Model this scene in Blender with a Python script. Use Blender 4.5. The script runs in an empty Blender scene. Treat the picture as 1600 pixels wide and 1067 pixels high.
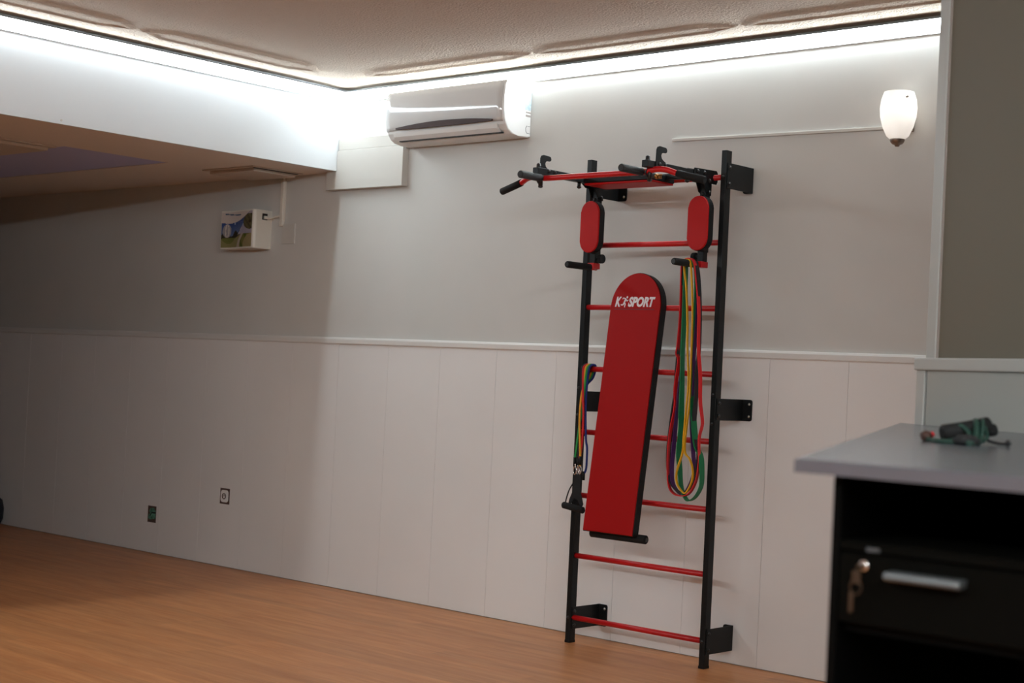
import bpy, bmesh, math, random
from mathutils import Vector, Matrix
random.seed(4)
scene = bpy.context.scene
COL = scene.collection
PI = math.pi

# ------------------------------------------------------------------ camera
cam_d = bpy.data.cameras.new('camera'); cam = bpy.data.objects.new('camera', cam_d)
COL.objects.link(cam); scene.camera = cam
cam_d.sensor_width = 36.0; cam_d.sensor_fit = 'HORIZONTAL'; cam_d.lens = 55.01
cam_d.clip_start = 0.05; cam_d.clip_end = 60
right = Vector((0.7425, 0.6681, 0.0484)); upv = Vector((-0.0223, -0.0476, 0.9986)); fwd = Vector((-0.6694, 0.7426, 0.0204))
m = Matrix((right, upv, -fwd)).transposed().to_4x4(); m.translation = (6.5614, -5.8027, 1.225)
cam.matrix_world = m
cam_d.dof.use_dof = True; cam_d.dof.focus_distance = 6.95; cam_d.dof.aperture_fstop = 5.0

# ------------------------------------------------------------------ world, exposure
w = bpy.data.worlds.new('world'); scene.world = w; w.use_nodes = True
w.node_tree.nodes['Background'].inputs[0].default_value = (0.75, 0.85, 1, 1)
w.node_tree.nodes['Background'].inputs[1].default_value = 0.0
vs = scene.view_settings
vs.view_transform = 'Standard'; vs.look = 'None'; vs.gamma = 1; vs.use_curve_mapping = False
vs.exposure = 0.0
LED_BACK = 29.0; LED_SOFFIT = 29.5; LED_FRONT = 80.0; LED_RIGHT = 135.0; LAMP_W = 3.0
LED_COL = (0.84, 0.95, 1.0)

# room lamps that hang behind the camera (soft ceiling luminaires of the room)
def area(name, loc, size, power, col, rot=(0, 0, 0)):
    l = bpy.data.lights.new(name, 'AREA'); l.shape = 'RECTANGLE'; l.size, l.size_y = size
    l.energy = power; l.color = col
    o = bpy.data.objects.new(name, l); o.location = loc; o.rotation_euler = rot; COL.objects.link(o); return o

# ------------------------------------------------------------------ materials
def mat(name, col, rough=.5, metal=0, spec=.5, **kw):
    m = bpy.data.materials.new(name); m.use_nodes = True
    b = m.node_tree.nodes['Principled BSDF']
    b.inputs['Base Color'].default_value = (*col, 1); b.inputs['Roughness'].default_value = rough
    b.inputs['Metallic'].default_value = metal; b.inputs['Specular IOR Level'].default_value = spec
    for k, v in kw.items(): b.inputs[k.replace('_', ' ')].default_value = v
    return m
def nodes(m): return m.node_tree.nodes, m.node_tree.links, m.node_tree.nodes['Principled BSDF']
def bump(m, scale, strength, detail=4, dist=.002, kind='noise'):
    n, l, b = nodes(m)
    tc = n.new('ShaderNodeTexCoord')
    t = n.new('ShaderNodeTexNoise' if kind == 'noise' else 'ShaderNodeTexVoronoi')
    t.inputs['Scale'].default_value = scale
    if kind == 'noise': t.inputs['Detail'].default_value = detail
    bp = n.new('ShaderNodeBump'); bp.inputs['Strength'].default_value = strength; bp.inputs['Distance'].default_value = dist
    l.new(tc.outputs['Object'], t.inputs['Vector']); l.new(t.outputs[0], bp.inputs['Height']); l.new(bp.outputs[0], b.inputs['Normal'])
    return m
def tint(m, c0, c1, scale, stretch=(1, 1, 1), detail=3, lo=.35, hi=.65):
    n, l, b = nodes(m)
    tc = n.new('ShaderNodeTexCoord'); mp = n.new('ShaderNodeMapping'); mp.inputs['Scale'].default_value = stretch
    t = n.new('ShaderNodeTexNoise'); t.inputs['Scale'].default_value = scale; t.inputs['Detail'].default_value = detail
    r = n.new('ShaderNodeValToRGB'); r.color_ramp.elements[0].position = lo; r.color_ramp.elements[1].position = hi
    r.color_ramp.elements[0].color = (*c0, 1); r.color_ramp.elements[1].color = (*c1, 1)
    l.new(tc.outputs['Object'], mp.inputs[0]); l.new(mp.outputs[0], t.inputs['Vector'])
    l.new(t.outputs[0], r.inputs[0]); l.new(r.outputs[0], b.inputs['Base Color'])
    return m
M = {}
M['wall'] = bump(tint(mat('painted_wall', (.6, .58, .54), .75, spec=.3), (.61, .605, .58), (.65, .645, .62), 1.3), 60, .05)
M['panel'] = bump(tint(mat('wainscot_panel', (.68, .65, .63), .5, spec=.3), (.83, .82, .81), (.87, .86, .85), 1.1), 40, .03)
M['trim'] = mat('white_trim', (.76, .75, .73), .45)
M['joint'] = mat('panel_joint', (.35, .30, .27), .8)
M['ceiling'] = bump(bump(mat('textured_ceiling', (.68, .57, .47), .9, spec=.2), 90, .9, 6, .012), 90, 1.0, 6, .014)
M['soffit'] = bump(mat('soffit_face', (.70, .735, .765), .7, spec=.3), 50, .04)
M['soffit_under'] = mat('soffit_underside', (.74, .68, .62), .8, spec=.2)
M['tray'] = mat('lavender_tray', (.50, .52, .80), .7, spec=.2)
M['pillar'] = bump(mat('partition_wall_shaded', (.155, .142, .108), .6, spec=.3), 40, .03)  # base colour darkened to stand in for the dim light on the partition
M['pillar_low'] = bump(mat('partition_wainscot_shaded', (.35, .365, .34), .5, spec=.3), 40, .03)  # wainscot colour lowered the same way, shade painted in
M['pillar_trim'] = mat('partition_trim_shaded', (.42, .43, .41), .45)  # darker copy of the trim, carrying the partition's shade
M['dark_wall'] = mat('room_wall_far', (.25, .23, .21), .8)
M['black_steel'] = bump(mat('black_powder_steel', (.006, .007, .0075), .45, spec=.28), 500, .08)
M['bolt'] = mat('black_bolt', (.012, .012, .013), .3, spec=.6)
M['zinc'] = mat('zinc_screw', (.55, .54, .52), .35, 1)
M['chrome'] = mat('chrome', (.8, .78, .76), .18, 1)
M['red_steel'] = mat('red_powder_steel', (.56, .007, .010), .38, spec=.5)
M['red_vinyl'] = bump(mat('red_vinyl', (.36, .004, .004), .55, spec=.15), 300, .06)
M['pad_red'] = bump(mat('red_pad_vinyl', (.46, .006, .006), .5, spec=.22), 300, .06)
M['black_vinyl'] = mat('black_vinyl', (.005, .005, .0055), .5, spec=.25)
M['foam'] = bump(mat('black_foam', (.010, .010, .010), .8, spec=.3), 400, .2)
M['knurl'] = bump(mat('knurled_rubber', (.018, .019, .020), .5), 420, 1.0, dist=.003, kind='vor')
M['white_print'] = mat('white_print', (.78, .74, .76), .5)
M['dark_print'] = mat('dark_print', (.16, .01, .015), .5)
for k, c in dict(red=(.62, .010, .014), green=(.004, .16, .055), yellow=(.80, .42, .015), purple=(.065, .012, .10), black=(.016, .015, .018),
                 lime=(.02, .28, .06), blue=(.006, .018, .17), orange=(.75, .33, .02)).items():
    M['rub_' + k] = mat(k + '_rubber', c, .5, spec=.35)
M['ac_body'] = mat('white_plastic', (.78, .77, .75), .35)
M['ac_gloss'] = mat('glossy_front_plastic', (.62, .61, .60), .07, spec=.6)
M['ac_dark'] = mat('smoked_display', (.075, .052, .05), .6, spec=.15)
M['slot'] = mat('dark_slot', (.008, .008, .008), .7)
M['sticker'] = tint(mat('pale_blue_sticker', (.5, .62, .66), .5), (.42, .55, .60), (.62, .70, .72), 60)
M['vent'] = mat('vent_plastic', (.56, .49, .42), .6)
M['box'] = mat('cream_plastic', (.72, .69, .62), .4)
M['plate'] = mat('painted_plate', (.60, .585, .545), .6)
M['oak_counter'] = mat('grey_laminate', (.095, .105, .125), .22, spec=.9)
M['counter_edge'] = mat('grey_edge_band', (.10, .095, .11), .5)
M['black_board'] = mat('black_board', (.0012, .0012, .0011), .6, spec=.05)
M['drawer'] = mat('black_brown_drawer', (.0026, .0024, .0018), .7, spec=.03)
M['alu'] = mat('brushed_aluminium', (.17, .185, .19), .6, 1)
M['brass'] = mat('brass', (.5, .26, .08), .35, 1)
M['key_metal'] = mat('dull_key_metal', (.06, .035, .02), .5, .6)
M['nickel'] = mat('brushed_nickel', (.32, .27, .23), .4, 1)
M['green_plate'] = tint(mat('green_box_plastic', (.10, .32, .22), .5), (.03, .10, .07), (.16, .42, .30), 45)
M['hole'] = mat('plaster_hole', (.10, .06, .05), .9)
M['cord_green'] = mat('dark_green_cord', (.008, .040, .028), .6)
M['dark_cloth'] = mat('dark_cloth', (.012, .012, .013), .9)
M['brown'] = mat('dark_brown_wood', (.05, .016, .008), .6)
M['navy'] = mat('navy_nylon', (.012, .014, .025), .8)
M['grey_foam'] = mat('grey_foam', (.05, .055, .06), .7)

def emissive(name, col, s):
    m = bpy.data.materials.new(name); m.use_nodes = True; n = m.node_tree.nodes; b = n['Principled BSDF']
    b.inputs['Base Color'].default_value = (*col, 1); b.inputs['Emission Color'].default_value = (*col, 1); b.inputs['Emission Strength'].default_value = s
    return m
M['led_back'] = emissive('led_diffuser_back', LED_COL, LED_BACK)
M['led_soffit'] = emissive('led_diffuser_soffit', LED_COL, LED_SOFFIT)
M['led_right'] = emissive('led_diffuser_right', (.90, .97, 1), LED_RIGHT)
M['led_lip'] = mat('led_lip_white', (.7, .7, .7), .5)
M['led_lip_dark'] = mat('led_lip_grey', (.16, .17, .18), .5)
M['led_front'] = emissive('led_diffuser_front', (.90, .97, 1), LED_FRONT)

# wood floor: long laminate grain along x
def floor_mat():
    m = mat('wood_laminate', (.3, .15, .07), .38, spec=.4); n, l, b = nodes(m)
    tc = n.new('ShaderNodeTexCoord')
    mp = n.new('ShaderNodeMapping'); mp.inputs['Scale'].default_value = (.9, 9, 1)
    a = n.new('ShaderNodeTexNoise'); a.inputs['Scale'].default_value = 2.2; a.inputs['Detail'].default_value = 6; a.inputs['Roughness'].default_value = .6; a.inputs['Distortion'].default_value = .5
    r = n.new('ShaderNodeValToRGB'); e = r.color_ramp.elements
    e[0].position = .30; e[0].color = (.45, .165, .052, 1); e[1].position = .70; e[1].color = (.62, .275, .105, 1)
    br = n.new('ShaderNodeTexBrick'); br.inputs['Scale'].default_value = 1; br.inputs['Brick Width'].default_value = 1.2; br.inputs['Row Height'].default_value = .095
    br.inputs['Mortar Size'].default_value = .0; br.inputs['Color1'].default_value = (.86, .86, .86, 1); br.inputs['Color2'].default_value = (1.08, 1.06, 1.04, 1)
    mix = n.new('ShaderNodeMix'); mix.data_type = 'RGBA'; mix.blend_type = 'MULTIPLY'; mix.inputs[0].default_value = .75
    f = n.new('ShaderNodeTexNoise'); f.inputs['Scale'].default_value = 9; f.inputs['Detail'].default_value = 3
    mp2 = n.new('ShaderNodeMapping'); mp2.inputs['Scale'].default_value = (.8, 12, 1)
    rr = n.new('ShaderNodeMapRange'); rr.inputs['To Min'].default_value = .30; rr.inputs['To Max'].default_value = .48
    l.new(tc.outputs['Object'], mp.inputs[0]); l.new(mp.outputs[0], a.inputs['Vector']); l.new(a.outputs[0], r.inputs[0])
    l.new(tc.outputs['Object'], br.inputs['Vector']); l.new(r.outputs[0], mix.inputs[6]); l.new(br.outputs[0], mix.inputs[7])
    l.new(mix.outputs[2], b.inputs['Base Color'])
    l.new(tc.outputs['Object'], mp2.inputs[0]); l.new(mp2.outputs[0], f.inputs['Vector']); l.new(f.outputs[0], rr.inputs[0]); l.new(rr.outputs[0], b.inputs['Roughness'])
    return m
M['floor'] = floor_mat()

# ------------------------------------------------------------------ mesh helpers
def BM(): return bmesh.new()
def box(bm, x0, x1, y0, y1, z0, z1, bev=0, mtx=None):
    vs_ = [bm.verts.new(p) for p in [(x0, y0, z0), (x1, y0, z0), (x1, y1, z0), (x0, y1, z0), (x0, y0, z1), (x1, y0, z1), (x1, y1, z1), (x0, y1, z1)]]
    fs = [bm.faces.new([vs_[i] for i in f]) for f in [(0, 3, 2, 1), (4, 5, 6, 7), (0, 1, 5, 4), (1, 2, 6, 5), (2, 3, 7, 6), (3, 0, 4, 7)]]
    if bev:
        es = list({e for f in fs for e in f.edges})
        r = bmesh.ops.bevel(bm, geom=es, offset=bev, segments=2, profile=.5, affect='EDGES')
        vs_ = list({v for f in r['faces'] for v in f.verts} | {v for v in vs_ if v.is_valid})
    if mtx: bmesh.ops.transform(bm, matrix=mtx, verts=vs_)
    return bm
def frame_of(d):
    d = d.normalized(); a = Vector((0, 0, 1)) if abs(d.z) < .9 else Vector((0, 1, 0))
    u = d.cross(a).normalized(); return u, d.cross(u).normalized()
def tube(bm, pts, r, seg=14, caps=True):
    pts = [Vector(p) for p in pts]; n = len(pts); rs = r if isinstance(r, (list, tuple)) else [r] * n
    rings = []; u = None
    for i, p in enumerate(pts):
        d = (pts[min(i + 1, n - 1)] - pts[max(i - 1, 0)]).normalized()
        if u is None: u, v = frame_of(d)
        else:
            u = (u - d * u.dot(d)).normalized(); v = d.cross(u)
        rings.append([bm.verts.new(p + rs[i] * (math.cos(2 * PI * k / seg) * u + math.sin(2 * PI * k / seg) * v)) for k in range(seg)])
    for i in range(n - 1):
        for k in range(seg):
            f = bm.faces.new((rings[i][k], rings[i][(k + 1) % seg], rings[i + 1][(k + 1) % seg], rings[i + 1][k])); f.smooth = True
    if caps:
        bm.faces.new(rings[0][::-1]); bm.faces.new(rings[-1])
    return bm
def spline(pts, sub=6, closed=False):
    P = [Vector(p) for p in pts]; n = len(P); out = []
    rng = n if closed else n - 1
    for i in range(rng):
        if closed: a, b, c, d = P[(i - 1) % n], P[i], P[(i + 1) % n], P[(i + 2) % n]
        else: a, b, c, d = P[max(i - 1, 0)], P[i], P[i + 1], P[min(i + 2, n - 1)]
        for s in range(sub):
            t = s / sub
            out.append(.5 * ((2 * b) + (c - a) * t + (2 * a - 5 * b + 4 * c - d) * t * t + (3 * b - a - 3 * c + d) * t ** 3))
    if not closed: out.append(P[-1])
    return out
def lathe(bm, prof, c, axis='z', seg=32, a0=0, a1=2 * PI):
    c = Vector(c); full = abs(a1 - a0 - 2 * PI) < 1e-4; N = seg if full else seg + 1
    rings = []
    for r, h in prof:
        ring = []
        for k in range(N):
            a = a0 + (a1 - a0) * k / seg
            x, y = r * math.cos(a), r * math.sin(a)
            p = (x, y, h) if axis == 'z' else ((h, x, y) if axis == 'x' else (x, h, y))
            ring.append(bm.verts.new(c + Vector(p)))
        rings.append(ring)
    for i in range(len(rings) - 1):
        for k in range(N if full else N - 1):
            f = bm.faces.new((rings[i][k], rings[i][(k + 1) % N], rings[i + 1][(k + 1) % N], rings[i + 1][k])); f.smooth = True
    if full:
        if prof[0][0] > 1e-4: bm.faces.new(rings[0][::-1])
        if prof[-1][0] > 1e-4: bm.faces.new(rings[-1])
    return bm
def prism(bm, pts, lo, hi, axis, mtx=None, bev=0):
    """polygon extruded along axis; pts are the two other coordinates in xyz order"""
    def P(a, b, h): return (h, a, b) if axis == 'x' else ((a, h, b) if axis == 'y' else (a, b, h))
    A = [bm.verts.new(P(a, b, lo)) for a, b in pts]; B = [bm.verts.new(P(a, b, hi)) for a, b in pts]; n = len(pts)
    caps = [bm.faces.new(A[::-1]), bm.faces.new(B)]
    for i in range(n): bm.faces.new((A[i], A[(i + 1) % n], B[(i + 1) % n], B[i]))
    vs_ = A + B
    if bev:
        es = list({e for f in caps for e in f.edges})
        r = bmesh.ops.bevel(bm, geom=es, offset=bev, segments=2, profile=.5, affect='EDGES')
        vs_ = list({v for f in r['faces'] for v in f.verts} | {v for v in vs_ if v.is_valid})
    if mtx: bmesh.ops.transform(bm, matrix=mtx, verts=vs_)
    return bm
def cyl(bm, a, b, r, seg=18): return tube(bm, [a, b], r, seg)
def dome(bm, c, d, r, h):
    """bolt head pointing along d"""
    c = Vector(c); d = Vector(d).normalized()
    pts = [c + d * (h * t) for t in (0, .35, .75, 1.0)]
    return tube(bm, pts, [r, r, r * .72, r * .25], 12)

LOC = {}
def link(name, bm, m, parent=None, smooth=False):
    bmesh.ops.recalc_face_normals(bm, faces=bm.faces)
    root = parent
    off = Vector((0, 0, 0))
    if parent is not None: off = LOC[parent.name]
    me = bpy.data.meshes.new(name)
    for v in bm.verts: v.co -= off
    bm.to_mesh(me); bm.free()
    if smooth:
        for p in me.polygons: p.use_smooth = True
    if m: me.materials.append(M[m] if isinstance(m, str) else m)
    o = bpy.data.objects.new(name, me); COL.objects.link(o)
    if parent is not None: o.parent = parent
    LOC[o.name] = Vector(off)
    return o
def each(name, items, m, parent):
    for fn in items: link(name, fn(BM()), m, parent)
def thing(name, label, cat, loc, group=None):
    o = bpy.data.objects.new(name, None); o.location = loc; o.empty_display_size = .05; COL.objects.link(o)
    LOC[o.name] = Vector(loc); o['label'] = label; o['category'] = cat
    if group: o['group'] = group
    return o
def tag(o, label, cat, group=None):
    o['label'] = label; o['category'] = cat
    if group: o['group'] = group
    return o
def recenter(o):
    """move a top-level mesh's origin into its own bounds"""
    c = sum((Vector(b) for b in o.bound_box), Vector()) / 8
    o.data.transform(Matrix.Translation(-c)); o.location = c; LOC[o.name] = c
    return o
def struct(name, bm, m, parent=None, label=None, **k):
    o = link(name, bm, m, parent, **k)
    if parent is None: o['kind'] = 'structure'
    if label: o['label'] = label
    return o

# ------------------------------------------------------------------ room shell
H = 2.758; XR = 7.6; YF = -7.6; XL = -6.0; SZ = 2.30
struct('floor', box(BM(), XL, XR, YF, 0.0, -.1, 0), 'floor', label='orange-brown wood laminate floor')
ceil = struct('ceiling', box(BM(), 0.0, XR, YF, 0.0, H, H + .1), 'ceiling', label='rough textured plaster ceiling with raised bands')
wb = struct('wall_back', box(BM(), XL, XR, 0.0, .12, 0, H), 'wall', label='pale greige back wall')
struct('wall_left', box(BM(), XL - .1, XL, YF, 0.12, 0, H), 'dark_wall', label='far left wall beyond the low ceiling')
struct('wall_right', box(BM(), XR, XR + .1, YF, 0.12, 0, H), 'wall', label='wall to the right of the camera')
struct('wall_front', box(BM(), XL, XR, YF - .1, YF, 0, H), 'dark_wall', label='wall behind the camera')
# dropped ceiling on the left: face toward the room at x=0, tray recess in its underside
TX0, TX1, TY0, TY1 = -3.2, -.69, -1.33, -.675
dc = struct('trim_1', box(BM(), -.02, 0.0, YF, 0, SZ, H), 'soffit', label='white face of the dropped ceiling')
bm = BM()
box(bm, TX1, -.02, YF, 0, SZ, SZ + .06); box(bm, XL, TX0, YF, 0, SZ, SZ + .06)
box(bm, TX0, TX1, TY1, 0, SZ, SZ + .06); box(bm, TX0, TX1, YF, TY0, SZ, SZ + .06)
link('underside', bm, 'soffit_under', dc)
link('tray_panel', box(BM(), TX0, TX1, TY0, TY1, SZ + .003, SZ + .06), 'tray', dc)
struct('wall_left_blocker', box(BM(), -.18, -.02, YF, -2.9, 0, SZ), 'dark_wall', label='unseen light-blocking wall added below the dropped ceiling, left of the frame')  # added out of view to keep front and right strip light off the left
# raised plaster bands on the ceiling: long hexagons, tip to tip
def band(pts_outer):
    b = BM(); n = len(pts_outer)
    c = Vector((sum(p[0] for p in pts_outer) / n, sum(p[1] for p in pts_outer) / n))
    A = [b.verts.new((x, y, H + .0005)) for x, y in pts_outer]
    def inset(p, d, z):
        v = Vector(p) - c; L = v.length
        return (p[0] - math.copysign(min(d, abs(v.x)), v.x), p[1] - math.copysign(min(d, abs(v.y)), v.y), z)
    Bv = [b.verts.new(inset(p, .020, H - .009)) for p in pts_outer]
    Cv = [b.verts.new(inset(p, .042, H - .010)) for p in pts_outer]
    Dv = [b.verts.new(inset(p, .060, H - .004)) for p in pts_outer]
    for R0, R1 in ((A, Bv), (Bv, Cv), (Cv, Dv)):
        for i in range(n): b.faces.new((R0[i], R0[(i + 1) % n], R1[(i + 1) % n], R1[i]))
    b.faces.new(Dv)
    return b
def hexb(a0, a1, o0, o1, along):
    t = .13; mid = (o0 + o1) / 2; s = 1 if a1 > a0 else -1
    P = [(a0, mid), (a0 + s * t, o0), (a1 - s * t, o0), (a1, mid), (a1 - s * t, o1), (a0 + s * t, o1)]
    return [(p[0], p[1]) if along == 'x' else (p[1], p[0]) for p in P]
for a, b_ in ((.43, 1.60), (1.61, 2.78), (2.79, 3.96), (3.97, 5.14), (5.15, 6.32)):
    link('ceiling_band', band(hexb(a, b_, -.18, -.34, 'x')), 'ceiling', ceil)
for a, b_ in ((-.45, -1.58), (-1.59, -2.75), (-2.76, -3.92), (-3.93, -5.09)):
    link('ceiling_band', band(hexb(a, b_, .19, .40, 'y')), 'ceiling', ceil)
# wainscot: 40 cm boards with thin open joints, rail on top
xs = [.45, .84, 1.238, 1.633, 2.042, 2.442, 2.848, 3.235]
while xs[0] > XL: xs.insert(0, xs[0] - .397)
xs[0] = XL
while xs[-1] < XR: xs.append(min(xs[-1] + .398, XR))
for a, b_ in zip(xs[:-1], xs[1:]):
    if a > 4.6: break
    link('wainscot_panel', box(BM(), a + .0008, b_ - .0008, -.007, 0, .004, 1.352, 0), 'panel', wb)
link('joint_backing', box(BM(), XL, 5, -.0025, 0, 0, 1.35), 'joint', wb)
bm = BM()
prism(bm, [(0, 1.342), (-.014, 1.342), (-.018, 1.347), (-.018, 1.368), (-.013, 1.377), (0, 1.379)], XL, 4.6, 'x')
link('chair_rail', bm, 'trim', wb)

for x_, z_ in ((2.262, 2.405), (2.345, 2.400), (2.30, 2.365), (2.28, 2.44)):
    link('screw_plug', cyl(BM(), (x_, -.0006, z_), (x_, .0, z_), .0035, 10), 'plate', wb)
link('screw_plug', cyl(BM(), (0, -1.78, 2.318), (.0008, -1.78, 2.318), .006, 10), 'plate', dc)
# partition wall at the right: angled, running out of frame
A = Vector((4.352, -1.535, 0)); dirv = (Vector((4.79, -1.79, 0)) - A).normalized()
ang = math.atan2(dirv.y, dirv.x)
PM = Matrix.Translation(A) @ Matrix.Rotation(ang, 4, 'Z')          # local x along the face, local y into the wall
Lp = 3.72
bm = BM()
pw = struct('wall_right_partition', box(bm, .030, Lp, .006, .16, 0, H, 0, PM), 'pillar', label='partition wall behind the counter, shade painted into its colour')
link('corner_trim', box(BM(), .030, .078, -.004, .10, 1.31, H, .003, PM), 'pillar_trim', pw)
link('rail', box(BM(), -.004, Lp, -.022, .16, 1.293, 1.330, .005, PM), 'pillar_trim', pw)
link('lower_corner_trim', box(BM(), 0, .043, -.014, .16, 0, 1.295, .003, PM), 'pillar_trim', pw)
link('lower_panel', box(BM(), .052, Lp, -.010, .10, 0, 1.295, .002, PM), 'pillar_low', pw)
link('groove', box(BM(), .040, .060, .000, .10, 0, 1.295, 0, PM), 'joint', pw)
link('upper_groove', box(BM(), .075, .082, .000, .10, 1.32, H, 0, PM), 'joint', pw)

# ------------------------------------------------------------------ LED strips
def led(label, axis, a0, a1, wall, sgn, m, loc):
    """aluminium profile on a wall: glowing front, opaque lips above and below"""
    t = thing('led_strip', label, 'light', loc)
    def slab(d0, d1, z0, z1, bev=0):
        lo, hi = sorted((wall + sgn * d0, wall + sgn * d1)); b = BM()
        if axis == 'x': box(b, a0, a1, lo, hi, z0, z1, bev)
        else: box(b, lo, hi, a0, a1, z0, z1, bev)
        return b
    def profile(P):
        b = BM(); Q = [(wall + sgn * d, z) for d, z in P]
        if axis == 'x': prism(b, Q, a0, a1, 'x')
        else: prism(b, Q, a0, a1, 'y')
        return b
    link('diffuser', profile([(.002, 2.7345), (.044, 2.7345), (.041, 2.7240), (.012, 2.6880), (.007, 2.6855), (.002, 2.6855)]), m, t)   # corner profile tilted down into the room
    link('upper_lip', slab(0, .047, 2.7345, 2.7405), 'led_lip_dark', t)
    link('lower_lip', slab(0, .0070, 2.6835, 2.6855), 'led_lip', t)
    return t
led('glowing white LED strip along the top of the back wall', 'x', .034, 4.6, 0, -1, 'led_back', (2, 0, 2.71))
led('glowing white LED strip along the top of the dropped ceiling face', 'y', -6.9, -.002, 0, 1, 'led_soffit', (0, -2, 2.71))
led('LED strip along the top of the wall behind the camera', 'x', 1.2, XR - .1, YF, 1, 'led_front', (4, YF, 2.71))
led('LED strip along the top of the wall right of the camera', 'y', YF + .1, -3.55, XR, -1, 'led_right', (XR, -5, 2.71))

# ------------------------------------------------------------------ wall bars rack
rack = thing('wall_bars', 'black and red steel wall bars ladder fixed to the back wall', 'exercise rack', (2.33, -.195, 0))
for x0 in (1.941, 2.690):
    link('upright_post', box(BM(), x0, x0 + .027, -.215, -.175, .004, 2.232, .002), 'black_steel', rack)
    link('foot_cap', box(BM(), x0 - .001, x0 + .028, -.216, -.174, 0, .012, .001), 'black_vinyl', rack)
for z in (2.117, 1.834, 1.548, 1.263, .972, .680, .401, .116):
    link('rung', cyl(BM(), (1.967, -.195, z), (2.690, -.195, z), .0125, 20), 'red_steel', rack)
def bracket(xp, z0, z1, inner, screws=True):
    """plate on the post's right side, flange on the wall"""
    b = BM(); h = z1 - z0
    box(b, xp, xp + .004, -.207, -.0075, z0, z1, .001)
    s = 1 if inner else -1
    pts = []
    x0, x1 = (xp + .003, xp + .052) if inner else (xp - .046, xp + .003)
    r = .010
    c4 = [(x1 - r, z0 + r, -90), (x1 - r, z1 - r, 0)] if inner else [(x0 + r, z1 - r, 90), (x0 + r, z0 + r, 180)]
    for cx, cz, a0 in c4:
        for k in range(4):
            a = math.radians(a0 + 30 * k); pts.append((cx + r * math.cos(a), cz + r * math.sin(a)))
    pts += [(x0, z1), (x0, z0)] if inner else [(x1, z0), (x1, z1)]
    prism(b, pts, -.0125, -.0075, 'y')
    o = link('wall_bracket', b, 'black_steel', rack)
    sx = x1 - .014 if inner else x0 + .014
    for z in (z0 + .02, z1 - .02):
        link('wall_screw', dome(BM(), (sx, -.0125, z), (0, -1, 0), .006, .004), 'zinc', o)
        link('bolt', dome(BM(), (xp + .004, -.195, z), (1, 0, 0), .0085, .009), 'bolt', o)
        link('bolt', dome(BM(), (xp - .027, -.195, z), (-1, 0, 0), .0085, .009), 'bolt', o)
    return o
bracket(2.717, 2.067, 2.178, False); bracket(2.717, .060, .170, False); bracket(2.717, 1.066, 1.160, True)
bracket(1.968, 2.060, 2.160, True); bracket(1.968, .063, .165, True); bracket(1.968, 1.066, 1.160, True)
for x in (1.954, 2.703):
    for z in (1.175, 1.05, 2.117, .116): link('front_bolt', dome(BM(), (x, -.215, z), (0, -1, 0), .007, .006), 'bolt', rack)

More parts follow.
